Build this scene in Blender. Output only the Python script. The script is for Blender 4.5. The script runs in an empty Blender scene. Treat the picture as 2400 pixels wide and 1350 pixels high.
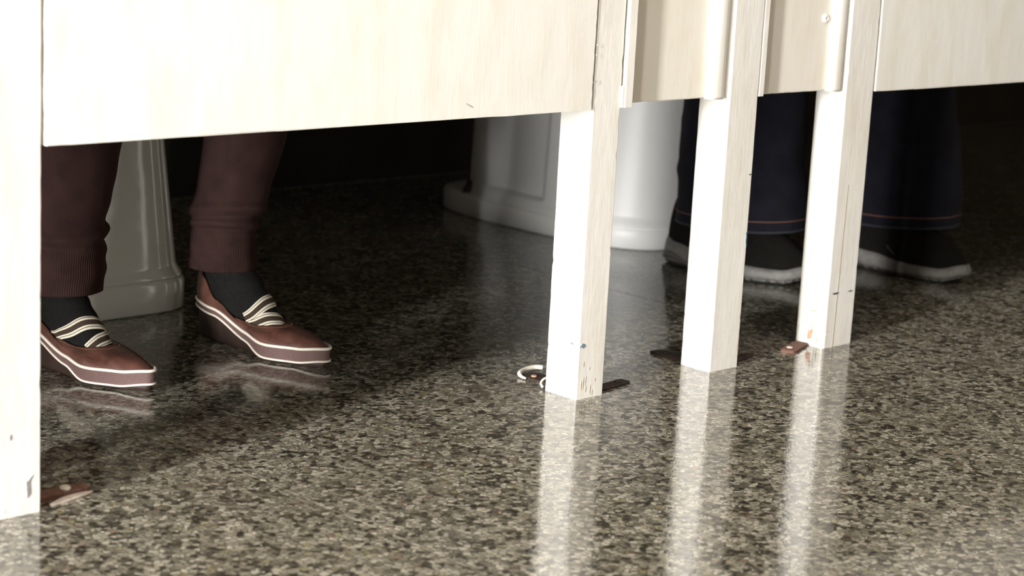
import bpy, bmesh, math, random
from mathutils import Vector, Matrix, noise
random.seed(7)
SC = bpy.context.scene
COL = SC.collection
PI = math.pi

# ------------------------------------------------------------------ camera
def setup_camera():
    yaw, pitch, roll = map(math.radians, (45.67675, 11.9602, -3.02198))
    f = Vector((math.cos(yaw)*math.cos(pitch), math.sin(yaw)*math.cos(pitch), -math.sin(pitch)))
    r = f.cross(Vector((0, 0, 1))).normalized(); d = f.cross(r)
    r2 = math.cos(roll)*r + math.sin(roll)*d
    d2 = -math.sin(roll)*r + math.cos(roll)*d
    m = Matrix((r2, -d2, -f)).transposed().to_4x4()
    m.translation = Vector((-0.0083, -1.6629, 0.65))
    cd = bpy.data.cameras.new('camera'); c = bpy.data.objects.new('camera', cd)
    COL.objects.link(c); c.matrix_world = m
    cd.sensor_width = 36; cd.lens = 69.74; cd.clip_start = .05
    cd.dof.use_dof = True; cd.dof.focus_distance = 2.42; cd.dof.aperture_fstop = 6.3
    SC.camera = c
setup_camera()

# ------------------------------------------------------------------ world, lights, exposure
w = bpy.data.worlds.new('world'); SC.world = w; w.use_nodes = True
w.node_tree.nodes['Background'].inputs[0].default_value = (1, .93, .82, 1)
w.node_tree.nodes['Background'].inputs[1].default_value = .05
SC.view_settings.view_transform = 'Standard'; SC.view_settings.look = 'None'
SC.view_settings.exposure = 0.0; SC.view_settings.gamma = 1; SC.view_settings.use_curve_mapping = False

def area(name, loc, target, sx, sy, power, col):
    l = bpy.data.lights.new(name, 'AREA'); l.shape = 'RECTANGLE'; l.size = sx; l.size_y = sy
    l.energy = power; l.color = col
    o = bpy.data.objects.new(name, l); COL.objects.link(o); o.location = loc
    o.rotation_euler = (Vector(target)-Vector(loc)).to_track_quat('-Z', 'Y').to_euler()
    return o
# daylight through the tall doorway at the left end of the room (grazes the stall fronts)
area('doorway_daylight', (-3.8, -1.30, 1.42), (1.6, .05, 1.42), .30, 2.3, 810, (1, .988, .97))
# low area lamp for an unseen source at front left, reaching under the doors
area('low_left_light', (-2.5, -2.02, .24), (2.3, .5, .20), .32, .36, 104, (1, .98, .95))
# added fill strip above the aisle
area('overhead_fill', (.9, -.80, 2.6), (1.2, -.35, 0), 2.6, .5, 46, (1, .90, .76))

# ------------------------------------------------------------------ helpers
def tag(o, label=None, cat=None, group=None, kind=None):
    if label: o['label'] = label
    if cat: o['category'] = cat
    if group: o['group'] = group
    if kind: o['kind'] = kind
    return o
def empty(name, loc=(0, 0, 0), rz=0):
    o = bpy.data.objects.new(name, None); COL.objects.link(o)
    o.location = loc; o.rotation_euler = (0, 0, rz); o.empty_display_size = .05
    return o
def obj(name, bm, mats, parent=None, smooth=False, loc=None):
    me = bpy.data.meshes.new(name)
    bmesh.ops.recalc_face_normals(bm, faces=bm.faces)
    bm.to_mesh(me); bm.free()
    if not isinstance(mats, (list, tuple)): mats = [mats]
    for m in mats: me.materials.append(m)
    if smooth:
        for p in me.polygons: p.use_smooth = True
    o = bpy.data.objects.new(name, me); COL.objects.link(o)
    if parent is not None: o.parent = parent
    if loc: o.location = loc
    return o
def box(bm, x0, x1, y0, y1, z0, z1, bev=0.0, seg=2):
    vs = [bm.verts.new((x, y, z)) for z in (z0, z1) for y in (y0, y1) for x in (x0, x1)]
    q = [(0, 1, 3, 2), (4, 6, 7, 5), (0, 4, 5, 1), (2, 3, 7, 6), (0, 2, 6, 4), (1, 5, 7, 3)]
    fs = [bm.faces.new([vs[i] for i in f]) for f in q]
    if bev:
        es = list({e for f in fs for e in f.edges})
        bmesh.ops.bevel(bm, geom=es, offset=bev, segments=seg, affect='EDGES', profile=.6)
    return bm
def B(*a, **k):
    return box(bmesh.new(), *a, **k)
def loft(bm, rings, closed=True, cap0=False, cap1=False, mat=None):
    vr = [[bm.verts.new(p) for p in r] for r in rings]
    n = len(vr[0])
    for k in range(len(vr)-1):
        for i in range(n if closed else n-1):
            j = (i+1) % n
            try:
                f = bm.faces.new((vr[k][i], vr[k][j], vr[k+1][j], vr[k+1][i]))
                if mat is not None: f.material_index = mat(k, i) if callable(mat) else mat
            except ValueError: pass
    if cap0: bm.faces.new(list(reversed(vr[0])))
    if cap1: bm.faces.new(vr[-1])
    return vr
def tube(bm, pts, r, n=8, closed=False, rfun=None):
    pts = [Vector(p) for p in pts]; m = len(pts); rings = []
    for i, p in enumerate(pts):
        a = pts[(i-1) % m] if (closed or i > 0) else p
        b = pts[(i+1) % m] if (closed or i < m-1) else p
        t = (b-a).normalized()
        up = Vector((0, 0, 1)) if abs(t.z) < .95 else Vector((1, 0, 0))
        u = t.cross(up).normalized(); v = u.cross(t)
        rr = rfun(i/(m-1)) if rfun else r
        rings.append([p + rr*(math.cos(2*PI*k/n)*u + math.sin(2*PI*k/n)*v) for k in range(n)])
    if closed: rings.append(rings[0])
    loft(bm, rings, True, not closed, not closed)
    return bm
def interp(xs, ys, x):
    if x <= xs[0]: return ys[0]
    for i in range(len(xs)-1):
        if x <= xs[i+1]:
            t = (x-xs[i])/(xs[i+1]-xs[i]); t = t*t*(3-2*t)
            return ys[i]+(ys[i+1]-ys[i])*t
    return ys[-1]
def sstep(a, b, x):
    t = max(0, min(1, (x-a)/(b-a))); return t*t*(3-2*t)

# ------------------------------------------------------------------ materials
def new_mat(name, col=(.8, .8, .8), rough=.5, metal=0, spec=.5):
    m = bpy.data.materials.new(name); m.use_nodes = True
    b = m.node_tree.nodes['Principled BSDF']
    b.inputs['Base Color'].default_value = (*col, 1); b.inputs['Roughness'].default_value = rough
    b.inputs['Metallic'].default_value = metal; b.inputs['Specular IOR Level'].default_value = spec
    return m, m.node_tree.nodes, m.node_tree.links, b
def coords(N, L, scale=(1, 1, 1), obj_space=True):
    tc = N.new('ShaderNodeTexCoord'); mp = N.new('ShaderNodeMapping')
    mp.inputs['Scale'].default_value = scale
    L.new(tc.outputs['Object'], mp.inputs[0]); return mp.outputs[0]
def noise_tex(N, L, v, scale, detail=3, rough=.5):
    n = N.new('ShaderNodeTexNoise'); n.inputs['Scale'].default_value = scale
    n.inputs['Detail'].default_value = detail; n.inputs['Roughness'].default_value = rough
    L.new(v, n.inputs['Vector']); return n
def ramp(N, L, src, stops, interp_='LINEAR'):
    r = N.new('ShaderNodeValToRGB'); r.color_ramp.interpolation = interp_
    el = r.color_ramp.elements
    while len(el) < len(stops): el.new(.5)
    for e, (p, c) in zip(el, stops):
        e.position = p; e.color = (*c, 1) if len(c) == 3 else c
    L.new(src, r.inputs[0]); return r.outputs[0]
def mix(N, L, a, b, fac, mode='MIX'):
    m = N.new('ShaderNodeMix'); m.data_type = 'RGBA'; m.blend_type = mode
    for s, x in ((m.inputs[0], fac), (m.inputs[6], a), (m.inputs[7], b)):
        if isinstance(x, (int, float)): s.default_value = x
        elif isinstance(x, tuple): s.default_value = (*x, 1)
        else: L.new(x, s)
    return m.outputs[2]
def bump(N, L, b, h, strength, dist, prev=None):
    n = N.new('ShaderNodeBump'); n.inputs['Strength'].default_value = strength
    n.inputs['Distance'].default_value = dist; L.new(h, n.inputs['Height'])
    if prev is not None: L.new(prev, n.inputs['Normal'])
    L.new(n.outputs[0], b.inputs['Normal']); return n.outputs[0]
def math_(N, L, op, a, b=None):
    m = N.new('ShaderNodeMath'); m.operation = op
    for s, x in zip(m.inputs, (a, b)):
        if x is None: continue
        if isinstance(x, (int, float)): s.default_value = x
        else: L.new(x, s)
    return m.outputs[0]

def paint_mat(name, col, wear=0.0, grain=1.0):
    """brushed gloss paint on wood: vertical strokes, and flaking cracks near the foot where wear > 0"""
    m, N, L, b = new_mat(name, col, .42)
    v = coords(N, L, (1, 1, .07)); n1 = noise_tex(N, L, v, 260, 4, .6)
    v2 = coords(N, L, (1, 1, .35)); n2 = noise_tex(N, L, v2, 22, 4, .55)
    c = mix(N, L, col, tuple(x*y for x, y in zip(col, (.93, .90, .84))), ramp(N, L, n2.outputs[0], [(.45, (0, 0, 0)), (.72, (1, 1, 1))]))
    c = mix(N, L, c, tuple(x*.93 for x in col), ramp(N, L, n1.outputs[0], [(.56, (0, 0, 0)), (.78, (.22, .22, .22))]))
    nb = bump(N, L, b, n1.outputs[0], .15*grain, .0010)
    nb = bump(N, L, b, n2.outputs[0], .3*grain, .003, nb)
    if wear:
        tc = N.new('ShaderNodeTexCoord'); sp = N.new('ShaderNodeSeparateXYZ'); L.new(tc.outputs['Object'], sp.inputs[0])
        v3 = coords(N, L, (1, 1, .16)); n3 = noise_tex(N, L, v3, 170, 5, .7)
        low = N.new('ShaderNodeMapRange'); L.new(sp.outputs[2], low.inputs[0])
        low.inputs[1].default_value = .0; low.inputs[2].default_value = .09
        low.inputs[3].default_value = .09*wear; low.inputs[4].default_value = 0
        th = math_(N, L, 'SUBTRACT', math_(N, L, 'ADD', n3.outputs[0], low.outputs[0]), .70)
        crack = math_(N, L, 'MULTIPLY', math_(N, L, 'MAXIMUM', th, 0), 22)
        ck = N.new('ShaderNodeClamp'); L.new(crack, ck.inputs[0])
        c = mix(N, L, c, (.23, .18, .11), ck.outputs[0])
        inv = math_(N, L, 'SUBTRACT', 1, ck.outputs[0])
        bump(N, L, b, inv, .5, .002, nb)
    L.new(c, b.inputs['Base Color'])
    return m
M = {}
M['door'] = paint_mat('cream_door_paint', (.80, .782, .735), 0, .7)
M['panel'] = paint_mat('cream_panel_paint', (.77, .735, .66), 0, .6)
M['post'] = paint_mat('cream_post_paint', (.78, .76, .715), 1.0, 1.2)
M['strip'] = paint_mat('white_strip_paint', (.82, .80, .76), .2, .8)

def terrazzo():
    m, N, L, b = new_mat('terrazzo', (.3, .28, .22), .13)
    tc = N.new('ShaderNodeTexCoord')
    dn = noise_tex(N, L, tc.outputs['Object'], 210, 3, .7)
    vm = N.new('ShaderNodeVectorMath'); vm.operation = 'MULTIPLY_ADD'
    L.new(dn.outputs['Color'], vm.inputs[0]); vm.inputs[1].default_value = (.0055, .0055, 0); L.new(tc.outputs['Object'], vm.inputs[2])
    P = vm.outputs[0]
    def vor(scale, feat):
        v = N.new('ShaderNodeTexVoronoi'); v.feature = feat; v.voronoi_dimensions = '2D'
        v.inputs['Scale'].default_value = scale; L.new(P, v.inputs['Vector']); return v
    v1 = vor(138, 'F1'); e1 = vor(138, 'DISTANCE_TO_EDGE')
    sp = N.new('ShaderNodeSeparateColor'); L.new(v1.outputs['Color'], sp.inputs[0])
    big = noise_tex(N, L, tc.outputs['Object'], 34, 3, .6)
    val = math_(N, L, 'ADD', sp.outputs[0], math_(N, L, 'MULTIPLY', math_(N, L, 'SUBTRACT', big.outputs[0], .5), 1.3))
    chips = ramp(N, L, val, [(0, (.022, .020, .015)), (.14, (.036, .032, .024)), (.25, (.100, .091, .069)), (.45, (.158, .146, .114)),
                             (.62, (.218, .202, .160)), (.80, (.28, .262, .212)), (1, (.38, .357, .296))])
    # a few rust red and mustard chips
    red = ramp(N, L, sp.outputs[1], [(.986, (0, 0, 0)), (.99, (.7, .7, .7))])
    chips = mix(N, L, chips, (.15, .075, .05), red)
    yel = ramp(N, L, sp.outputs[2], [(.975, (0, 0, 0)), (.98, (.7, .7, .7))])
    chips = mix(N, L, chips, (.24, .205, .11), yel)
    # binder between chips, itself full of small crushed stone
    v2 = vor(330, 'F1'); sp2 = N.new('ShaderNodeSeparateColor'); L.new(v2.outputs['Color'], sp2.inputs[0])
    bind = ramp(N, L, sp2.outputs[0], [(0, (.016, .014, .010)), (.55, (.060, .054, .040)), (.75, (.13, .118, .09)), (1, (.22, .20, .16))])
    ew = math_(N, L, 'ADD', e1.outputs['Distance'], math_(N, L, 'MULTIPLY', math_(N, L, 'SUBTRACT', dn.outputs[0], .5), .12))
    fac = ramp(N, L, ew, [(.02, (0, 0, 0)), (.17, (1, 1, 1))])
    c = mix(N, L, bind, chips, fac)
    v4 = vor(70, 'F1'); sp4 = N.new('ShaderNodeSeparateColor'); L.new(v4.outputs['Color'], sp4.inputs[0])
    glint = math_(N, L, 'MULTIPLY', math_(N, L, 'LESS_THAN', v4.outputs['Distance'], .065), math_(N, L, 'GREATER_THAN', sp4.outputs[0], .80))
    c = mix(N, L, c, (.72, .70, .64), glint)  # small white sparkles of light painted into the floor colour
    grime = noise_tex(N, L, tc.outputs['Object'], 5, 4, .6)
    c = mix(N, L, c, (.10, .085, .06), ramp(N, L, grime.outputs[0], [(.45, (0, 0, 0)), (.8, (.35, .35, .35))]))
    L.new(c, b.inputs['Base Color'])
    rn = noise_tex(N, L, tc.outputs['Object'], 14, 5, .65)
    mr = N.new('ShaderNodeMapRange'); L.new(rn.outputs[0], mr.inputs[0]); mr.inputs[1].default_value = .3; mr.inputs[2].default_value = .75
    mr.inputs[3].default_value = .05; mr.inputs[4].default_value = .115; b.inputs['IOR'].default_value = 1.74; L.new(mr.outputs[0], b.inputs['Roughness'])
    bn = noise_tex(N, L, tc.outputs['Object'], 60, 4, .6)
    nb = bump(N, L, b, bn.outputs[0], .12, .0012)
    bump(N, L, b, fac, .05, .0004, nb)
    return m
M['terrazzo'] = terrazzo()
M['grout'] = new_mat('joint_filler', (.42, .38, .29), .5)[0]

def rough_mat(name, col, scale, amt=.25, rough=.8, bs=.3, bd=.002, metal=0, spec=.5):
    m, N, L, b = new_mat(name, col, rough, metal, spec)
    v = coords(N, L); n = noise_tex(N, L, v, scale, 5, .6)
    c = mix(N, L, col, tuple(x*(1-amt*1.6) for x in col), ramp(N, L, n.outputs[0], [(.35, (0, 0, 0)), (.75, (1, 1, 1))]))
    L.new(c, b.inputs['Base Color']); bump(N, L, b, n.outputs[0], bs, bd)
    return m
M['wall'] = rough_mat('room_plaster', (.20, .17, .13), 6)
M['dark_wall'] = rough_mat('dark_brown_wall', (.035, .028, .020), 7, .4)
M['leather'] = rough_mat('brown_leather', (.130, .053, .038), 45, .35, .48, .25, .0008)
M['leather_far'] = M['leather']
M['foxing'] = rough_mat('brown_band_textile', (.15, .085, .075), 900, .35, .75, .5, .0004)
M['piping'] = rough_mat('white_piping', (.80, .74, .64), 300, .1, .6, .2, .0003)
M['heel'] = rough_mat('dark_heel_rubber', (.035, .018, .012), 80, .2, .6)
M['sock'] = rough_mat('black_sock_knit', (.0075, .0075, .0065), 240, .4, .9, .6, .0012, 0, .25)
M['strap_white'] = rough_mat('cream_elastic', (.78, .72, .58), 900, .15, .8, .5, .0004)
M['strap_brown'] = rough_mat('brown_elastic', (.045, .026, .014), 900, .2, .85, .5, .0004)
M['stitch'] = new_mat('rust_stitching', (.30, .12, .06), .8)[0]
def knit(name, col):
    m, N, L, b = new_mat(name, col, .92, 0, .15)
    v = coords(N, L, (1, 1, .5)); n = noise_tex(N, L, v, 900, 3, .6)
    n2 = noise_tex(N, L, coords(N, L), 35, 3, .5)
    c = mix(N, L, col, tuple(x*.62 for x in col), ramp(N, L, n2.outputs[0], [(.35, (0, 0, 0)), (.7, (1, 1, 1))]))
    c = mix(N, L, c, tuple(x*1.45 for x in col), ramp(N, L, n.outputs[0], [(.55, (0, 0, 0)), (.75, (.6, .6, .6))]))
    L.new(c, b.inputs['Base Color'])
    b.inputs['Sheen Weight'].default_value = .25 if col[0] > .05 else .03; b.inputs['Sheen Roughness'].default_value = .5
    b.inputs['Sheen Tint'].default_value = (.5, .3, .28, 1)
    bump(N, L, b, n.outputs[0], .5, .0008)
    return m
M['trousers'] = knit('maroon_brown_knit', (.042, .021, .019))
M['denim'] = knit('dark_navy_denim', (.009, .0095, .015))
M['hem_thread'] = new_mat('reddish_thread', (.16, .07, .05), .9)[0]
M['hem'] = rough_mat('worn_denim_hem', (.028, .030, .045), 400, .4, .9)
M['sneaker'] = rough_mat('black_sneaker_fabric', (.007, .0065, .005), 160, .3, .95, .4, .001, 0, .15)
M['sneaker_sole'] = rough_mat('pale_sneaker_sole', (.17, .162, .15), 120, .25, .6)
M['sneaker_grey'] = new_mat('grey_sneaker_sole_inlay', (.10, .095, .085), .6)[0]
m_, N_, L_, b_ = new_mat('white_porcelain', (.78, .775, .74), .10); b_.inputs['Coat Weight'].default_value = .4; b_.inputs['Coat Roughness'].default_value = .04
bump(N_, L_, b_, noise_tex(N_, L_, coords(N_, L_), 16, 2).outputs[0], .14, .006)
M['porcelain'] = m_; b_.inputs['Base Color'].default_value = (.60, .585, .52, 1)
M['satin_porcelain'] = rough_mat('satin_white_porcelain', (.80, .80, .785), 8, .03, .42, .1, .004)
M['bolt'] = new_mat('black_bolt_cap', (.02, .018, .015), .5)[0]
M['rust'] = rough_mat('rusty_iron', (.040, .023, .016), 90, .45, .75, .6, .0015)
M['rust_red'] = rough_mat('red_brown_rust', (.17, .078, .055), 120, .4, .85, .6, .0015)
M['plaster'] = rough_mat('pinkish_white_plaster', (.62, .54, .47), 120, .2, .85, .6, .002)
M['rope'] = rough_mat('off_white_cord', (.76, .71, .60), 500, .2, .85, .5, .0005)
M['blue'] = rough_mat('blue_grey_scuff', (.20, .30, .38), 500, .3, .7)
M['teal'] = rough_mat('dark_teal_scuff', (.03, .06, .07), 500, .3, .7)
M['grey_mark'] = rough_mat('grey_scuff', (.30, .30, .30), 500, .3, .7)
M['stain'] = rough_mat('rust_stain', (.55, .30, .19), 300, .3, .7)
M['crack'] = new_mat('bare_wood_crack', (.34, .28, .19), .9)[0]
M['gap'] = new_mat('green_black_undercoat', (.015, .05, .03), .8)[0]

# ------------------------------------------------------------------ the setting
XW0, XW1, YW0, YW1, ZC = -4.6, 6.2, -3.6, 1.46, 2.75
floor = tag(obj('floor', B(XW0, XW1, YW0, YW1, -.12, -.0006), M['grout']), 'polished terrazzo floor of cream and black stone chips', kind='structure')
xj = [XW0, -3.98, -2.93, -1.88, -.83, .2195, 1.2195, 2.269, 3.319, 4.369, 5.419, XW1]
yj = [YW0, -1.62, YW1]
for i in range(len(xj)-1):
    for j in range(len(yj)-1):
        g = .0008
        obj('slab', B(xj[i]+g, xj[i+1]-g, yj[j]+g, yj[j+1]-g, -.0005, 0), M['terrazzo'], floor)
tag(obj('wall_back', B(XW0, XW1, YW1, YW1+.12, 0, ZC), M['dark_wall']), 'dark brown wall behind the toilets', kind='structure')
tag(obj('wall_front', B(XW0, XW1, YW0-.12, YW0, 0, ZC), M['wall']), 'plaster wall facing the stalls', kind='structure')
tag(obj('wall_left', B(XW0-.12, XW0, YW0, YW1, 0, ZC), M['wall']), 'plaster wall at the left end', kind='structure')
tag(obj('wall_right', B(XW1, XW1+.12, YW0, YW1, 0, ZC), M['wall']), 'plaster wall at the right end', kind='structure')
tag(obj('ceiling', B(XW0, XW1, YW0, YW1, ZC, ZC+.1), M['wall']), 'plaster ceiling', kind='structure')

ZB, ZT = .3665, 2.05
PITCH = 1.3306
# posts: x0, x1, depth
POSTS = [(.925, .978, .055), (1.738, 1.7862, .0555), (1.9945, 2.0525, .052), (2.2415, 2.3085, .049)]

def wobble_box(x0, x1, y0, y1, z0, z1, amp, seed, nz=70, chip=0.0, cham=0.0):
    """a square timber whose arrises wander and are nicked, built as one loft"""
    bm = bmesh.new(); rings = []; c = .0014
    for k in range(nz+1):
        z = z0+(z1-z0)*k/nz
        if z0 == 0 and z1 > 1: z = z0 + (z1-z0)*(k/nz)**1.6
        r = []
        for (x, y, sx, sy, s) in ((x0, y0, 1, 1, 0), (x1, y0, -1, 1, 1), (x1, y1, -1, -1, 2), (x0, y1, 1, -1, 3)):
            nn = noise.noise(Vector((z*42, s*7.3+seed, seed)))
            n2 = noise.noise(Vector((z*190, s*3.1+seed, 5+seed)))
            o = amp*nn + amp*.5*n2
            nick = chip*max(0, noise.noise(Vector((z*120, s*9+seed*2, 9)))-.35)
            cc = c+nick+(cham if s == 0 else 0)
            px, py = x+sx*o*.6, y+sy*abs(o)*.3
            a, b2 = (px, py+sy*cc, z), (px+sx*cc, py, z)
            if s in (0, 2): r += [a, (px+sx*cc*.3, py+sy*cc*.3, z), b2]
            else: r += [b2, (px+sx*cc*.3, py+sy*cc*.3, z), a]
        if z == 0:
            r = [(p[0], p[1], p[2]) for p in r]
        rings.append(r)
    loft(bm, rings, True, True, True)
    return bm
def patch(name, pts, mat, parent, axis, plane, th=.0004):
    """thin irregular flake of paint or dirt lying on a face; pts in the face's two coordinates"""
    bm = bmesh.new()
    f = lambda a, b_, d: (plane+d, a, b_) if axis == 'x' else (a, plane+d, b_)
    top = [bm.verts.new(f(a, b_, -th)) for a, b_ in pts]; bot = [bm.verts.new(f(a, b_, th)) for a, b_ in pts]
    bm.faces.new(top); bm.faces.new(bot)
    for i in range(len(pts)):
        j = (i+1) % len(pts); bm.faces.new((top[i], top[j], bot[j], bot[i]))
    return obj(name, bm, mat, parent)
def blotch(cx, cz, rx, rz, n=11, seed=0, ang=0):
    rnd = random.Random(seed); out = []
    for i in range(n):
        a = 2*PI*i/n; q = .55+.6*rnd.random()
        x, z = rx*q*math.cos(a), rz*q*math.sin(a)
        out.append((cx+x*math.cos(ang)-z*math.sin(ang), cz+x*math.sin(ang)+z*math.cos(ang)))
    return out

post_labels = [
    'bright white painted post cut off by the left picture edge, nearest the viewer',
    'white square timber post beside the cord loop on the floor',
    'middle white timber post with a dark plate either side of its foot',
    'farthest right white timber post, its front face cracked lengthwise']
posts = []
for i, (a, b2, d) in enumerate(POSTS):
    o = obj('wooden_post', wobble_box(a, b2, 0, d, 0, ZT, .0007, 3.7*i+1, 190, .006, .003 if i == 3 else 0), M['post'])
    tag(o, post_labels[i], 'post', 'timber posts along the stall fronts'); posts.append(o)
# posts of the next bay to the left (outside the frame; they shade the floor)
for q, (a, b2, d) in enumerate([(.669, .722, .05), (-.143, -.090, .05), (-.400, -.347, .05)]):
    o = obj('wooden_post', wobble_box(a, b2, 0, d, 0, ZT, .001, 30+q, 40, .004), M['post'])
    tag(o, 'white timber post of the bays beyond the left picture edge', 'post', 'timber posts beyond the left edge')
# posts beyond right door
for q, (a, b2, d) in enumerate([(3.07, 3.12, .05), (3.33, 3.38, .05), (3.58, 3.64, .05)]):
    o = obj('wooden_post', wobble_box(a, b2, 0, d, 0, ZT, .001, 50+q, 40, .004), M['post'])
    tag(o, 'white timber post of the bays beyond the right picture edge', 'post', 'timber posts beyond the right edge')

def board(x0, x1, y0, y1, z0, z1, seed, amp=.0012, nick=.003, slope=0.0):
    """flat board with a slightly ragged lower edge"""
    bm = bmesh.new(); n = max(8, int((x1-x0)/.006)); rings = []
    for k in range(n+1):
        x = x0+(x1-x0)*k/n
        zz = z0+amp*noise.noise(Vector((x*30, seed, 0)))+.4*amp*noise.noise(Vector((x*140, seed, 3)))+nick*max(0, noise.noise(Vector((x*75, seed, 8)))-.45)+slope*(x-x0)
        c = .0015
        rings.append([(x, y0+c, zz), (x, y0, zz+c), (x, y0, z1), (x, y1, z1), (x, y1, zz+c), (x, y1-c, zz)])
    loft(bm, rings, True, True, True)
    return bm
def door_mesh(x0, x1, seed, ragged=.0012):
    """door leaf whose vertical edges wander a little"""
    bm = board(x0, x1, .0005, .0265, ZB, ZT, seed, ragged)
    for v in bm.verts:
        for xe, s in ((x0, 1), (x1, -1)):
            if abs(v.co.x-xe) < 1e-5: v.co.x += s*.0004*noise.noise(Vector((0, v.co.z*9, seed)))
    return bm
def ragged_edge_door(x0, x1, seed):
    bm = bmesh.new(); nz, rings = 220, []
    for k in range(nz+1):
        z = ZB+(ZT-ZB)*(k/nz)**1.5
        e0 = x0+.0008*noise.noise(Vector((z*30, seed, 1)))+.0006*noise.noise(Vector((z*150, seed, 2)))
        e1 = x1-.0010*abs(noise.noise(Vector((z*26, seed, 5))))-.0010*noise.noise(Vector((z*110, seed, 6)))-.004*max(0, noise.noise(Vector((z*60, seed, 7)))-.4)
        c = .0012
        rings.append([(e0+c, 0, z), (e1-c, 0, z), (e1, c, z), (e1, .026, z), (e0, .026, z), (e0, c, z)])
    # fill columns: lower edge made of its own strip so that it stays slightly ragged
    vr = loft(bm, rings, True, True, True)
    bmesh.ops.subdivide_edges(bm, edges=[e for e in vr[0][0].link_edges if e.other_vert(vr[0][0]) == vr[0][1]], cuts=140)
    for v in bm.verts:
        if abs(v.co.z-ZB) < 1e-6 and v.co.y < .001:
            v.co.z += .0009*noise.noise(Vector((v.co.x*28, seed, 0)))+.0006*noise.noise(Vector((v.co.x*160, seed, 3)))
    return bm
d1 = tag(obj('door_1', ragged_edge_door(.9815, 1.7338, 2.2), M['door'], loc=(0, -.0018, 0)), 'wide cream painted stall door hanging above the brown shoes', kind='structure')
d2 = tag(obj('door_2', ragged_edge_door(2.3125, 3.066, 8.1), M['door']), 'cream painted stall door at the right edge of the picture', kind='structure')
tag(obj('door_3', ragged_edge_door(-.0865, .6655, 5.1), M['door']), 'cream painted stall door beyond the left edge', kind='structure')
# small paint curls in the crack beside post
for (x, z, r) in ((1.7345, .4005, .0018), (1.7350, .4335, .0008), (1.7352, .4455, .0008)):
    bm = bmesh.new(); tube(bm, [(x-r, -.0006, z-r*.6), (x, -.0018, z+r*.4), (x+r*1.4, -.001, z+r*.2), (x+r*2.2, -.0003, z+r)], .00035, 5)
    obj('paint_flake', bm, M['strip' if r < .001 else 'grey_mark'], d1)
obj('paint_scratch', tube(bmesh.new(), [(1.5255, -.0001, .3835), (1.532, -.0005, .3805), (1.5365, -.0001, .3785)], .0003, 4), M['grey_mark'], d1)

# narrow recessed panels between the posts
def half_round(x0, x1, yb, proj, z0, z1, seed):
    bm = bmesh.new(); rings = []; n = 14; nz = 60
    for k in range(nz+1):
        z = z0+(z1-z0)*(k/nz)**1.5; r = []
        wb = .0005*noise.noise(Vector((z*20, seed, 0)))
        for i in range(n+1):
            a = PI*i/n
            cx = (x0+x1)/2-(x1-x0)/2*math.copysign(abs(math.cos(a))**.75, math.cos(a))
            r.append((cx+wb, yb-proj*math.sin(a)**.6, z))
        r += [(x1, yb+.004, z), (x0, yb+.004, z)]
        rings.append(r)
    loft(bm, rings, True, True, True); return bm
def narrow_panel(p0, p1, lab, zb, strip_w, seed, gapline, ybat, xb, yp, ys):
    t = empty('recessed_panel', ((p0+p1)/2, yp, zb)); tag(t, lab, 'panel', 'narrow recessed panels between posts')
    mv = Vector(t.location)
    def add(name, bm, mat, **k):
        for v in bm.verts: v.co -= mv
        return obj(name, bm, mat, t, **k)
    add('board', board(p0+.0008, p1-.0008, yp, yp+.014, zb, ZT, seed, .0006, .0), M['panel'])
    add('edge_strip', wobble_box(p0+.0032 if gapline else p0+.0015, p0+strip_w, ys, yp-.0002, zb-.003 if gapline else zb-.0008, ZT, .0007, seed+2, 90, .003), M['strip'])
    add('corner_batten', half_round(xb[0], xb[1], yp-.0002, yp-.0008, zb-.001, ZT, seed), M['strip'], smooth=True)
    if gapline:
        add('gap_filler', B(p0-.0002, p0+.0032, .0030, .010, .3935, ZT), M['gap'])
        add('strip_foot', B(p0-.0002, p0+.0034, ys+.0008, .0118, zb-.003, .3935, bev=.0005), M['strip'])
    return t, add
pa, addA = narrow_panel(POSTS[1][1], POSTS[2][0], 'narrow recessed cream panel nearer the wide door, behind the thick white strip', .3700, .0185, 11, True, .0150, (1.9590, 1.9880), .0120, -.0035)
pb, addB = narrow_panel(POSTS[2][1], POSTS[3][0], 'narrow recessed cream panel with a round screw head, left of the cracked post', .3705, .0130, 17, False, .0163, (2.2120, 2.2400), .0105, .0004)
# screw on the second panel
bm = bmesh.new(); rings = []
for r, y in ((.0055, .0107), (.0055, .0087), (.0042, .0071), (.0026, .0067), (.0022, .0075)):
    rings.append([(2.1972+r*math.cos(2*PI*k/20), y, .4699+r*math.sin(2*PI*k/20)) for k in range(20)])
loft(bm, rings, True, True, True); addB('screw_head', bm, M['strip'], smooth=True)
# panels and doors beyond the frame on either side, and the partitions between the stalls, unseen and put in to block fill light
for x0, x1 in ((.722, .925), (-.347, -.143), (3.12, 3.33), (3.38, 3.58)):
    o = obj('recessed_panel', board(x0, x1, .017, .031, ZB+.004, ZT, x0), M['panel'])
    tag(o, 'narrow cream panel in the bays outside the picture', 'panel', 'narrow panels outside the frame')
for i, x in enumerate((-.245, .82, 2.02, 3.355)):
    o = obj('stall_partition', B(x-.012, x+.012, .056, YW1-.002, ZB+.01, ZT, bev=.002), M['door'])
    tag(o, 'cream partition board between two stalls', 'partition', 'partitions between the stalls')

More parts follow.
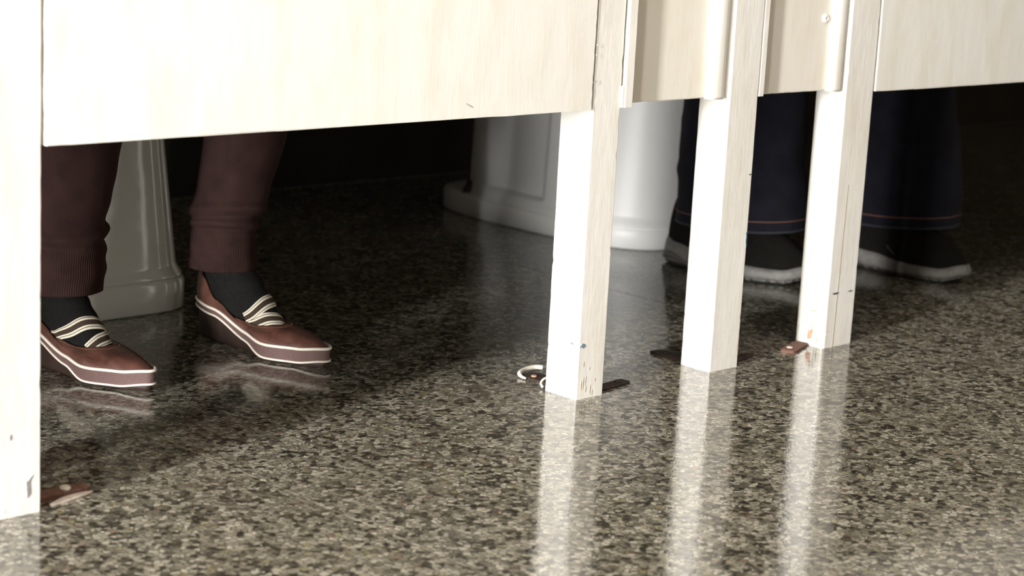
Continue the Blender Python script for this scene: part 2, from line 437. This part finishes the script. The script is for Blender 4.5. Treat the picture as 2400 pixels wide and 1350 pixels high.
# marks on the posts
P0, P1, P2, P3 = posts
patch('paint_scuff', blotch(1.7445, .0695, .0055, .0030, 13, 3), M['blue'], P1, 'y', -.0002)
patch('paint_scuff', blotch(.013, .071, .004, .0018, 11, 4), M['grey_mark'], P1, 'x', 1.7378)
patch('paint_scuff', blotch(2.0505, .1765, .0016, .0105, 15, 5, .12), M['blue'], P2, 'y', -.0002)
patch('paint_scuff', blotch(2.0508, .1740, .0007, .0075, 11, 6, .12), M['teal'], P2, 'y', -.0005)
patch('paint_scuff', blotch(2.0480, .2655, .0024, .0012, 11, 7), M['teal'], P2, 'y', -.0002)
patch('paint_scuff', blotch(2.2615, .0790, .0078, .0016, 15, 8), M['teal'], P3, 'y', -.0002)
patch('paint_scuff', blotch(2.2960, .0790, .0055, .0010, 13, 9), M['teal'], P3, 'y', -.0002)
patch('rust_stain', blotch(.024, .0165, .0050, .0090, 13, 10), M['stain'], P3, 'x', 2.2412)
patch('rust_stain', blotch(.020, .0520, .0070, .0012, 13, 21), M['stain'], P3, 'x', 2.2412)
patch('split', [(.0105, 0), (.0118, .012), (.0112, .022), (.0098, .012)], M['crack'], P3, 'x', 2.2412)
patch('split', [(.0205, .020), (.0212, .034), (.0194, .034), (.0192, .022)], M['crack'], P3, 'x', 2.2412)
pts = [(2.2640+.0045*(k/30)+.0011*noise.noise(Vector((k*.7, 3, 0))), .236*k/30) for k in range(31)]
patch('split', [(x-.0003-.0002*(1-k/30), z) for k, (x, z) in enumerate(pts)]+[(x+.0003+.0003*(1-k/30), z) for k, (x, z) in reversed(list(enumerate(pts)))], M['crack'], P3, 'y', -.0002, .0002)
for q, (x, z, h) in enumerate(((1.7455, .018, .010), (1.7490, .020, .013), (1.7540, .012, .006), (1.7620, .010, .010), (1.7660, .006, .006), (1.7480, .045, .006), (1.7700, .022, .004), (1.7590, .038, .003))):
    patch('split', [(x, z-h*.6), (x+.00035, z), (x+.0004, z+h*.6), (x-.0002, z+.1*h)], M['crack'], P1, 'y', -.0002, .0002)
patch('paint_scuff', [(.9625, .017), (.9662, .021), (.9655, .033), (.9690, .040), (.9640, .0345), (.9618, .034)], M['grey_mark'], P0, 'y', -.0002)
patch('paint_scuff', blotch(.9440, .082, .0011, .0032, 9, 12), M['grey_mark'], P0, 'y', -.0002)

# ------------------------------------------------------------------ iron plates and bits at the feet of the posts
def plate(name, cx, cy, lx, ly, rz, mat, lab, th=.0035, cut=True):
    t = bmesh.new(); n = 26; out = []
    for i in range(n):
        a = 2*PI*i/n
        x = lx/2*math.copysign(abs(math.cos(a))**.35, math.cos(a)); y = ly/2*math.copysign(abs(math.sin(a))**.35, math.sin(a))
        out.append((x+th*.45*noise.noise(Vector((i*1.7, cx*9, 0))), y+th*.45*noise.noise(Vector((i*1.3, cy*9, 4)))))
    loft(t, [[(x, y, .0001) for x, y in out], [(x, y, th*.8) for x, y in out], [(x*.94, y*.9, th) for x, y in out]], True, True, True)
    o = obj(name, t, mat, None, loc=(cx, cy, 0)); o.rotation_euler = (0, 0, rz)
    tag(o, lab, 'plate', 'iron plates at the post feet'); return o
def add_screw(parent, x, y, r, mat, h=.002, z0=.0035):
    bm = bmesh.new()
    loft(bm, [[(x+rr*math.cos(2*PI*k/14), y+rr*math.sin(2*PI*k/14), z) for k in range(14)] for rr, z in ((r, z0-.0005), (r, z0+h*.6), (r*.7, z0+h), (r*.2, z0+h*.8))], True, True, True)
    return obj('screw_head', bm, mat, parent, smooth=True)
q = plate('iron_plate', 1.7720, .092, .030, .064, .0, M['rust'], 'brown iron plate behind the post, under the cord loop'); add_screw(q, -.006, .012, .004, M['stain'])
q = plate('iron_plate', 1.8240, .0225, .072, .018, .12, M['rust'], 'dark iron plate on the floor just right of the post with the cord'); add_screw(q, .018, .001, .0045, M['rust'])
q = plate('iron_plate', 2.0150, .086, .024, .066, 0, M['rust'], 'dark iron plate left of the middle post foot'); add_screw(q, 0, .012, .004, M['rust'])
q = plate('iron_plate', 2.0880, .0260, .068, .016, .2, M['rust'], 'dark iron plate right of the middle post foot'); add_screw(q, .012, 0, .0045, M['rust'])
q = plate('iron_plate', 2.2085, .0245, .064, .024, .35, M['rust_red'], 'crumbling red-brown iron plate left of the cracked post foot', .004); add_screw(q, -.016, .002, .0045, M['plaster'])
q = plate('iron_plate', 1.0150, .0335, .074, .020, .06, M['rust_red'], 'rusty red plate beside the foot of the nearest post', .006); add_screw(q, .010, -.002, .0062, M['plaster'], .0035, .006)
bm = bmesh.new(); rings = []
for k in range(15):
    u = k/14; x = .995+.058*u; wd = .0065*math.sin(PI*(.12+.83*u))**.6; h = .0034*math.sin(PI*(.1+.85*u))
    yy = .0105+.015*u
    rings.append([(x+.001*noise.noise(Vector((k, i, 0))), yy+wd*math.cos(PI*i/6), .0001+h*math.sin(PI*i/6)+.0008*abs(noise.noise(Vector((k*.9, i*.9, 2))))*(i not in (0, 6))) for i in range(7)])
loft(bm, rings, True, True, True)
tag(obj('plaster_smear', bm, M['plaster'], smooth=True), 'pinkish white plaster smear along the rusty plate near the left post', 'smear')
# loop of off-white cord behind post
cord = [(1.7500, .066, .0035), (1.7390, .0800, .0028), (1.7370, .0760, .0022), (1.7395, .0700, .004), (1.7480, .0660, .012)]
loop = [(1.7420, .0620, .0030), (1.7425, .0680, .0045), (1.7490, .0725, .0105), (1.7700, .0640, .014)]
bm = bmesh.new()
def arc(P, n=26):
    out = []
    for i in range(n):
        t = i/(n-1)*(len(P)-1); k = min(int(t), len(P)-2); f_ = t-k
        p0, p1, p2, p3 = (Vector(P[max(0, min(len(P)-1, k+j))]) for j in (-1, 0, 1, 2))
        out.append(.5*((2*p1)+(-p0+p2)*f_+(2*p0-5*p1+4*p2-p3)*f_*f_+(-p0+3*p1-3*p2+p3)*f_**3))
    return out
tube(bm, arc([(1.8010, .1240, .0065), (1.7910, .1300, .0070), (1.7740, .1300, .0060), (1.7580, .1230, .0050), (1.7540, .1160, .0030), (1.7530, .1060, .0022)], 30), .0024, 8, rfun=lambda u: .0032 if u < .6 else .0032-.0018*(u-.6)/.4)
tag(obj('cord', bm, M['rope'], smooth=True), 'off-white cord curving out over the brown plate behind the timber post', 'cord')
bm = bmesh.new()
tube(bm, arc([(1.7395, .0610, .0026), (1.7430, .0680, .0060), (1.7500, .0700, .0100), (1.7600, .0690, .0120)], 14), .0017, 8)
tag(obj('cord', bm, M['rope'], smooth=True), 'short off-white cord end touching the foot of the timber post', 'cord')

# ------------------------------------------------------------------ toilets
def sup(cx, cy, a, b2, n, t):
    c, s = math.cos(t), math.sin(t)
    return cx+a*math.copysign(abs(c)**(2/n), c), cy+b2*math.copysign(abs(s)**(2/n), s)
def make_toilet(x, y, lab, taper=.02, nb=3.0, base_h=.042, hw=.137, pm='porcelain'):
    t = empty('toilet', (x, y, 0)); tag(t, lab, 'toilet', 'white porcelain toilets behind the doors')
    NS = 420
    ang = [2*PI*i/NS for i in range(NS)]
    bm = bmesh.new(); rings = []
    for ins, z in ((.004, .0002), (0, .004), (0, base_h-.008), (.003, base_h-.002), (.009, base_h), (.03, base_h+.0005)):
        rings.append([(*sup(0, 0, hw-ins, .285-ins, nb, a), z) for a in ang])
    loft(bm, rings, True, True, True); obj('foot', bm, M[pm], t, smooth=True)
    bm = bmesh.new(); rings = []; nz = 150
    for k in range(nz+1):
        z = base_h-.002+.385*k/nz; u = z/.38
        r = []
        hx = hw-.006-taper*min(1, u/.7)+.055*sstep(.72, 1.05, u)
        y_f = -.279+.5*taper*min(1, u/.7)-.05*sstep(.72, 1.05, u); y_b = .215
        cy, hy = (y_f+y_b)/2, (y_b-y_f)/2
        fil = .006*(1-sstep(0, .02, z-base_h+.002))
        for a in ang:
            px, py = sup(0, cy, hx+fil, hy+fil, nb, a)
            # sunk field in each flank
            iny = sstep(-.052, -.046, py)*(1-sstep(.08, .20, py)); inz = sstep(.058, .064, z)*(1-sstep(.30, .31, z))
            if abs(px) > hx*.6: px -= math.copysign(.016*iny*inz, px)
            r.append((px, py, z))
        rings.append(r)
    loft(bm, rings, True, True, False); obj('pedestal', bm, M[pm], t, smooth=True)
    # bowl rim, seat and cistern above (behind the doors)
    bm = bmesh.new(); rings = []
    for ins, z in ((.02, .415), (0, .425), (0, .44), (.015, .448), (.06, .446), (.075, .425), (.11, .33), (.15, .30)):
        rings.append([(*sup(0, -.06, max(.02, .185-ins), max(.03, .235-ins), 2.3, a), z) for a in ang[::4]])
    loft(bm, rings, True, True, True); obj('bowl_rim', bm, M[pm], t, smooth=True)
    obj('cistern', B(-.19, .19, .19, .36, .44, .80, bev=.02, seg=3), M[pm], t, smooth=True)
    for s in (-1, 1):
        bm = bmesh.new()
        loft(bm, [[(s*(hw-.030)+r*math.cos(2*PI*k/12), .165+r*math.sin(2*PI*k/12), z) for k in range(12)] for r, z in ((.013, base_h-.001), (.012, base_h+.006), (.007, base_h+.012), (.005, base_h+.022), (.002, base_h+.024))], True, True, True)
        obj('bolt_cap', bm, M['bolt'], t, smooth=True)
    return t
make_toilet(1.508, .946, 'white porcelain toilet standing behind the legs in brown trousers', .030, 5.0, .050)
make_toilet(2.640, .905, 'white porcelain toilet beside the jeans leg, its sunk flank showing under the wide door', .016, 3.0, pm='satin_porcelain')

# ------------------------------------------------------------------ shoes
NA = 96
AA = [2*PI*i/NA for i in range(NA)]       # 0 = heel back, PI = toe tip; first half is the +y side
def shoe_frame(heel, toe):
    h = Vector((heel[0], heel[1], 0)); d = Vector((toe[0], toe[1], 0))-h
    return h, math.atan2(d.y, d.x), d.length
def outline(a, Ls, Wp, Wm, grow=0.0, cen=None, pw=.80):
    s = (1-math.cos(a))/2
    sn = math.sin(a); W = Wp if sn >= 0 else Wm
    hw = interp([0, .12, .42, .70, .88, 1.0], W, s)+grow
    c = cen(s) if cen else 0
    return Ls*s+grow*(-math.cos(a)), c+math.copysign(abs(sn)**pw, sn)*hw, s
def make_pump(person, heel, toe, medial, lab=None):
    """ballerina style shoe with wedge, banded sole and crossing elastic straps. medial=+1: the inner side is local +y"""
    h, rz, Ls = shoe_frame(heel, toe)
    lat, med = [.029, .031, .033, .044, .033, .022], [.029, .030, .026, .042, .031, .021]
    Wp, Wm = (med, lat) if medial > 0 else (lat, med)
    cen = lambda s: medial*(.004*math.sin(PI*s)+.012*s*s-.004)
    ztop = lambda s: interp([0, .22, .50, .68, .85, 1], [.050, .046, .0275, .0225, .0230, .0265], s)
    zbot = lambda s: interp([0, .22, .50, .68, .85, 1], [.040, .036, .0150, .0035, .0035, .0085], s)
    P = lambda a, g, z: (lambda o: (o[0], o[1], z(o[2]) if callable(z) else z))(outline(a, Ls, Wp, Wm, g, cen))
    sx, sz = 0.022*Ls, 0
    def Tc(a, g=0, dz=0):       # topline opening
        s = (1-math.cos(a))/2
        x = Ls*(.015+.640*s); sn = math.sin(a); side = 1 if sn >= 0 else -1
        so = x/Ls; Wd = Wp if sn >= 0 else Wm
        hwid = interp([0, .25, .6, 1], [.019, .0262, .0300, .0335], s)
        z = interp([0, .12, .35, .62, .85, 1], [.092, .083, .059, .043, .039, .041], s)
        return (x-g*math.cos(a), cen(so)+side*abs(sn)**.72*(hwid+g), z+dz)
    root = obj('shoe', bmesh.new(), M['leather'], person)
    root.location = h; root.rotation_euler = (0, 0, rz)
    bm = bmesh.new(); rings = []; nr = 16
    for k in range(nr+1):
        u = k/nr; r = []
        for a in AA:
            b0 = Vector(P(a, -.0006, lambda s: ztop(s)-.002)); t0 = Vector(Tc(a))
            f_ = sstep(.62, 1, (1-math.cos(a))/2)
            c0 = b0.lerp(t0, .10+.10*f_); c0.z = b0.z+(t0.z-b0.z)*(.62+.20*f_)
            c0 += Vector((0, math.copysign(.0045, b0.y)*(1-f_), 0))
            p = (1-u)**2*b0+2*u*(1-u)*c0+u*u*t0
            # creases across the toe box
            cr = .0011*math.sin(p.x*520+p.y*120)*sstep(.62, .70, p.x/Ls)*(1-sstep(.80, .92, p.x/Ls))*math.sin(PI*min(1, u*1.1))
            p.z -= cr
            r.append(p)
        rings.append(r)
    rings.append([Vector(Tc(a, -.0012, .0008)) for a in AA]); rings.append([Vector(Tc(a, -.0028, -.001)) for a in AA]); rings.append([Vector(Tc(a, -.006, -.006)) for a in AA])
    loft(bm, rings); bmesh.ops.recalc_face_normals(bm, faces=bm.faces)
    bm.to_mesh(root.data); bm.free()
    for p in root.data.polygons: p.use_smooth = True
    # stitches along the topline
    bm = bmesh.new()
    for i in range(0, 180):
        a = 2*PI*i/180
        def on(a):
            b0 = Vector(P(a, -.0006, lambda s: ztop(s)-.002)); t0 = Vector(Tc(a)); f_ = sstep(.62, 1, (1-math.cos(a))/2)
            c0 = b0.lerp(t0, .10+.10*f_); c0.z = b0.z+(t0.z-b0.z)*(.62+.20*f_); u = .93
            return (1-u)**2*b0+2*u*(1-u)*c0+u*u*t0+Vector((0, 0, .0003))
        tube(bm, [on(a), on(a+2*PI/180*.62)], .00035, 4)
    o = obj('topline_stitching', bm, M['stitch'], root); o['kind'] = 'stuff'
    # sole
    bm = bmesh.new()
    loft(bm, [[P(a, -.005, 0.0004) for a in AA], [P(a, -.0035, lambda s: min(.004, zbot(s))) for a in AA], [P(a, -.0035, lambda s: zbot(s)+.001) for a in AA]], True, True, True)
    obj('wedge_heel', bm, M['heel'], root, smooth=False)
    bm = bmesh.new()
    loft(bm, [[P(a, -.003, zbot) for a in AA], [P(a, .0005, lambda s: zbot(s)+.001) for a in AA], [P(a, .0005, lambda s: ztop(s)-.001) for a in AA], [P(a, -.003, ztop) for a in AA]], True, True, True)
    obj('sole_band', bm, M['foxing'], root, smooth=False)
    bm = bmesh.new(); tube(bm, [P(a, .0010, ztop) for a in AA], .0021, 8, True); obj('upper_piping', bm, M['piping'], root, smooth=True)
    bm = bmesh.new(); tube(bm, [P(a, .0008, lambda s: zbot(s)+.0012) for a in AA], .0015, 8, True); obj('lower_piping', bm, M['piping'], root, smooth=True)
    # sock (foot and ankle)
    ax = Ls*.222
    def S(a, r):
        t0 = Vector(Tc(a, -.0042, -.0035)); k0 = Vector((ax-.034*math.cos(a), cen(.25)+.029*math.sin(a), .112))
        c0 = t0.lerp(k0, .50); c0.z = t0.z+(k0.z-t0.z)*(.36 if math.cos(a) < 0 else .5)
        if math.cos(a) < 0: c0.x += .007*(-math.cos(a)); c0.z += .010*(-math.cos(a))
        rr = max(-.3, r)
        p = (1-rr)**2*t0+2*rr*(1-rr)*c0+rr*rr*k0
        return p
    bm = bmesh.new(); rings = []
    rings.append([Vector(Tc(a, -.010, -.012)) for a in AA])
    for k in range(0, 31):
        r = k/26; rg = []
        for a in AA:
            p = S(a, min(r, 1))
            if r > 1: p.z += (r-1)*.30
            c = Vector((ax, 0, p.z)); d = (p-c); d.z = 0
            if d.length > 0: d.normalize()
            wr = .0010*math.sin(r*26+2.2*math.sin(a*1+1)+a)*sstep(.15, .5, r)
            rg.append(p+d*wr)
        rings.append(rg)
    loft(bm, rings); so = obj('sock', bm, M['sock'], person, smooth=True)
    so.location = root.location; so.rotation_euler = root.rotation_euler
    # crossing elastic straps, converging on the inner side
    def strap(aL, aM, rmid, rL, rM, w0):
        n = 34; rings = []
        for i in range(n+1):
            u = i/n; a = aL+(aM-aL)*u
            rc = rL+(rM-rL)*u+rmid*math.sin(PI*u)**.9
            dr = w0
            row = []
            for j in range(11):
                v = (-1, -.74, -.64, -.38, -.2, 0, .2, .38, .64, .74, 1)[j]
                p = S(a, rc+v*dr)
                cc = Vector((ax+.03, cen(.4), .02)); nrm = (p-cc).normalized()
                row.append(p+nrm*(.0022 if j not in (0, 10) else .0008))
            rings.append(row)
        bm = bmesh.new()
        def mt(k, i): return (0, 1, 0, 1, 1, 1, 1, 0, 1, 0)[i]
        loft(bm, rings, False, mat=mt)
        return obj('elastic_strap', bm, [M['strap_white'], M['strap_brown']], root, smooth=True)
    sg = 1 if medial < 0 else -1       # lateral side sign in angle space (a<PI is +y)
    mk = lambda off: PI-sg*off         # off>0 : lateral
    strap(mk(1.50), mk(-1.05), .33, .04, .10, .095)
    strap(mk(.62), mk(-.88), .135, -.02, .04, .095)
    return root, so

def leg_mesh(bm, path, cuff_top=None, ribs=72, folds=(), N=440, dz=.0025, rib_amp=.00045, ell=None, edge=None):
    """path: (x, y, z, r) samples; soft folds are rings of bulge at height z with phase"""
    zs = [p[2] for p in path]; z = zs[0]; rings = []
    while z <= zs[-1]+1e-6:
        cx, cy, r = (interp_lin(zs, [p[i] for p in path], z) for i in (0, 1, 3))
        rg = []
        for i in range(N):
            a = 2*PI*i/N
            rr = r
            for (fz, amp, wid, tilt, ph) in folds:
                zc = fz+tilt*math.sin(a+ph)
                rr += amp*math.exp(-((z-zc)/wid)**2)*(.75+.25*math.sin(2*a+ph*3))
            rr += .0012*noise.noise(Vector((math.cos(a)*2.2, math.sin(a)*2.2, z*16)))*r/.045
            if cuff_top and z < cuff_top: rr += rib_amp*math.cos(ribs*a)*(1-sstep(cuff_top-.02, cuff_top, z))
            ex, ey = (rr, rr) if not ell else (rr*ell[0], rr*ell[1])
            x, y = ex*math.cos(a), ey*math.sin(a)
            if ell:
                c, s = math.cos(ell[2]), math.sin(ell[2]); x, y = x*c-y*s, x*s+y*c
            zz = z+(edge(a, z) if edge else 0)
            rg.append((cx+x, cy+y, zz))
        rings.append(rg); z += dz if z < .36 else .03
    inner = [[((p[0]-path[0][0])*.93+path[0][0], (p[1]-path[0][1])*.93+path[0][1], p[2]+.002+.02*q) for p in rings[0]] for q in (1, 0)]
    loft(bm, inner+rings)
def interp_lin(xs, ys, x):
    if x <= xs[0]: return ys[0]
    for i in range(len(xs)-1):
        if x <= xs[i+1]: return ys[i]+(ys[i+1]-ys[i])*(x-xs[i])/(xs[i+1]-xs[i])
    return ys[-1]
def hips(bm, cx, cy, z0, z1, rx, ry):
    rings = []
    for k in range(11):
        u = k/10; z = z0+(z1-z0)*u
        s = .72+.28*math.sin(PI*min(1, u*1.3+.05)/1.6)
        rings.append([(cx+rx*s*math.cos(2*PI*i/64), cy+ry*s*math.sin(2*PI*i/64), z) for i in range(64)])
    loft(bm, rings, True, True, True)

person = empty('person', (1.43, .50, 0))
tag(person, 'person standing in the stall, maroon-brown knit trousers, black socks and brown strapped shoes', 'person', 'people in the stalls')
PL = Vector(person.location)
Lh, Lt = (1.290, .556), (1.312, .3165)      # shoe nearer the left post
Rh, Rt = (1.548, .5480), (1.580, .2920)     # shoe in the open
for (hh, tt, med) in ((Lh, Lt, 1), (Rh, Rt, -1)):
    sh, so = make_pump(person, (hh[0]-PL.x, hh[1]-PL.y), (tt[0]-PL.x, tt[1]-PL.y), med)
bm = bmesh.new()
leg_mesh(bm, [(1.299, .493, .098, .052), (1.301, .492, .13, .052), (1.302, .492, .16, .052), (1.302, .492, .185, .050), (1.306, .490, .22, .053), (1.313, .487, .30, .062), (1.33, .48, .42, .068), (1.36, .49, .60, .080), (1.375, .52, .84, .092)],
         .166, 110, ((.176, .0080, .007, .005, .5), (.163, -.003, .004, .005, .5), (.146, .0025, .006, .004, 2.5), (.124, .0025, .008, .003, 1.2), (.205, .002, .016, .006, 3.), (.240, .002, .02, .01, 1.)))
leg_mesh(bm, [(1.5480, .4915, .1020, .0465), (1.5475, .4925, .12, .0450), (1.548, .4930, .15, .0440), (1.551, .491, .175, .0462), (1.556, .487, .20, .0475), (1.570, .4775, .28, .0545), (1.575, .48, .40, .064), (1.54, .50, .60, .080), (1.50, .52, .84, .092)],
         .156, 110, ((.180, .0080, .007, .011, 3.6), (.1675, -.004, .0028, .011, 3.6), (.160, .0055, .0045, .009, 4.0), (.1525, -.003, .0026, .008, 4.0), (.118, -.0012, .0018, .001, 1.), (.112, .0014, .004, .001, 2.), (.197, .002, .010, .010, 1.2), (.235, .0015, .02, .012, 2.2)))
hips(bm, 1.437, .53, .78, 1.02, .185, .12)
for v in bm.verts: v.co -= PL
obj('trousers', bm, M['trousers'], person, smooth=True)

# ------------------------------------------------------------------ the person in jeans
def make_sneaker(parent, heel, toe, medial):
    h, rz, Ls = shoe_frame(heel, toe)
    lat, med = [.036, .040, .042, .053, .044, .034], [.036, .039, .036, .050, .042, .033]
    Wp, Wm = (med, lat) if medial > 0 else (lat, med)
    cen = lambda s: medial*(.010*s*s)
    ztop = lambda s: interp([0, .10, .35, .60, .85, 1], [.046, .040, .032, .026, .024, .034], s)
    P = lambda a, g, z: (lambda o: (o[0], o[1], z(o[2]) if callable(z) else z))(outline(a, Ls, Wp, Wm, g, cen, .75))
    root = obj('shoe', bmesh.new(), M['sneaker'], parent); root.location = h; root.rotation_euler = (0, 0, rz)
    def Tc(a, g=0):
        s = (1-math.cos(a))/2; sn = math.sin(a)
        return Vector((Ls*(.05+.42*s)-g*math.cos(a), math.copysign(abs(sn)**.8, sn)*(interp([0, .5, 1], [.022, .034, .028], s)+g), interp([0, .3, .7, 1], [.112, .095, .098, .112], s)))
    bm = bmesh.new(); rings = []
    for k in range(15):
        u = k/14; r = []
        for a in AA:
            b0 = Vector(P(a, -.003, lambda s: ztop(s)-.004)); t0 = Tc(a); f_ = sstep(.5, 1, (1-math.cos(a))/2)
            c0 = b0.lerp(t0, .05+.12*f_); c0.z = b0.z+(t0.z-b0.z)*(.60-.05*f_)
            r.append((1-u)**2*b0+2*u*(1-u)*c0+u*u*t0)
        rings.append(r)
    rings += [[Tc(a, -.004) for a in AA], [Tc(a, -.006)-Vector((0, 0, .01)) for a in AA]]
    loft(bm, rings, cap1=True); bmesh.ops.recalc_face_normals(bm, faces=bm.faces)
    bm.to_mesh(root.data); bm.free()
    for p in root.data.polygons: p.use_smooth = True
    bm = bmesh.new()
    sp = lambda s: .010*sstep(.86, 1, s)
    loft(bm, [[P(a, -.006, lambda s: sp(s)+.0055) for a in AA], [P(a, .001, lambda s: sp(s)+.007) for a in AA], [P(a, .003, lambda s: .45*ztop(s)+.5*sp(s)) for a in AA], [P(a, .001, lambda s: ztop(s)*.8) for a in AA], [P(a, -.002, ztop) for a in AA], [P(a, -.008, ztop) for a in AA]], True, True, True)
    obj('sole', bm, M['sneaker_sole'], root, smooth=True)
    bm = bmesh.new(); loft(bm, [[P(a, -.006, lambda s: sp(s)+.0004) for a in AA], [P(a, -.001+.0012*(k%2), lambda s: sp(s)+.003) for k, a in enumerate(AA)], [P(a, -.001, lambda s: sp(s)+.008) for a in AA]], True, True, True)
    obj('outsole', bm, M['bolt'], root)
    # grey swirl under the heel on both flanks
    for sg in (1, -1):
        bm = bmesh.new(); rows = []
        for i in range(25):
            s = .0+.30*i/24; a = math.acos(1-2*max(.0004, s)); a = a if sg > 0 else 2*PI-a
            m_z = .012+.006*math.sin(i/24*PI*1.5); hw_ = .0065*(1-i/24)**.6+.0004
            rows.append([Vector(P(a, .0042, m_z-hw_)), Vector(P(a, .0052, m_z)), Vector(P(a, .0042, m_z+hw_)), Vector(P(a, .001, m_z))])
        loft(bm, rows, True, True, True); obj('heel_inlay', bm, M['sneaker_grey'], root, smooth=True)
        bm = bmesh.new(); a = math.acos(1-2*.42); a = a if sg > 0 else 2*PI-a
        c = Vector(P(a, -.002, .062)); r_ = []
        for q, yo in ((.011, -.004), (.011, .001), (.008, .002)):
            r_.append([(c.x+q*math.cos(2*PI*k/18), c.y+sg*yo, c.z+q*math.sin(2*PI*k/18)) for k in range(18)])
        loft(bm, r_, True, True, True)
        if sg == -medial: obj('round_badge', bm, M['sneaker_sole'], root)
        # piping seam arcs
        bm = bmesh.new(); tube(bm, [Vector(P((math.acos(1-2*(.30+.25*k/10)) if sg > 0 else 2*PI-math.acos(1-2*(.30+.25*k/10))), -.0015-.010*(1-k/10)**2, .088-.052*(k/10)**.8)) for k in range(11)], .0008, 5)
        obj('seam', bm, M['sneaker_grey'], root)
    return root
person2 = empty('person', (2.70, .38, 0))
tag(person2, 'person standing behind the right posts in wide dark jeans and black sneakers', 'person', 'people in the stalls')
PJ = Vector(person2.location)
make_sneaker(person2, (2.535-PJ.x, .562-PJ.y), (2.578-PJ.x, .285-PJ.y), 1)
make_sneaker(person2, (2.818-PJ.x, .430-PJ.y), (2.850-PJ.x, .155-PJ.y), -1)
fold = ((.20, .0025, .012, .03, 1.0), (.30, .002, .014, .03, 3.0), (.15, .002, .010, .02, 4.5), (.245, .002, .008, .015, 5.5))
bm = bmesh.new(); ell = (1.0, .72, math.atan2(-.98, .20))
hemf = lambda a, z: .006*math.sin(a+1.0)*max(0, 1-(z-.08)/.2)
legA = [(2.566, .428, .085, .118), (2.566, .430, .12, .117), (2.560, .437, .20, .110), (2.562, .437, .30, .108), (2.57, .44, .45, .100), (2.61, .45, .65, .095), (2.64, .46, .84, .10)]
legB = [(2.850, .315, .085, .112), (2.850, .316, .12, .112), (2.848, .320, .20, .108), (2.84, .33, .30, .104), (2.83, .35, .45, .100), (2.80, .40, .65, .095), (2.78, .44, .84, .10)]
leg_mesh(bm, legA, None, 0, fold, 160, .006, 0, ell, hemf)
leg_mesh(bm, legB, None, 0, fold, 160, .006, 0, ell, hemf)
hips(bm, 2.71, .46, .78, 1.02, .20, .13)
for v in bm.verts: v.co -= PJ
obj('jeans', bm, M['denim'], person2, smooth=True)
def ring_on(path, z, grow, N=160):
    cx, cy, r = (interp_lin([p[2] for p in path], [p[i] for p in path], z) for i in (0, 1, 3))
    out = []
    for i in range(N):
        a = 2*PI*i/N; rr = r+grow
        for (fz, amp, wid, tilt, ph) in fold:
            zc = fz+tilt*math.sin(a+ph); rr += amp*math.exp(-((z-zc)/wid)**2)*(.75+.25*math.sin(2*a+ph*3))
        rr += .0012*noise.noise(Vector((math.cos(a)*2.2, math.sin(a)*2.2, z*16)))*r/.045
        x, y = rr*ell[0]*math.cos(a), rr*ell[1]*math.sin(a); c, s = math.cos(ell[2]), math.sin(ell[2])
        out.append(Vector((cx+x*c-y*s, cy+x*s+y*c, z+hemf(a, z)))-PJ)
    return out
for path in (legA, legB):
    bm = bmesh.new(); tube(bm, ring_on(path, .1035, .0006), .0009, 5, True)
    obj('hem_stitching', bm, M['hem_thread'], person2)
    bm = bmesh.new(); tube(bm, ring_on(path, .0860, .0000), .0022, 6, True)
    obj('hem_fold', bm, M['hem'], person2, smooth=True)
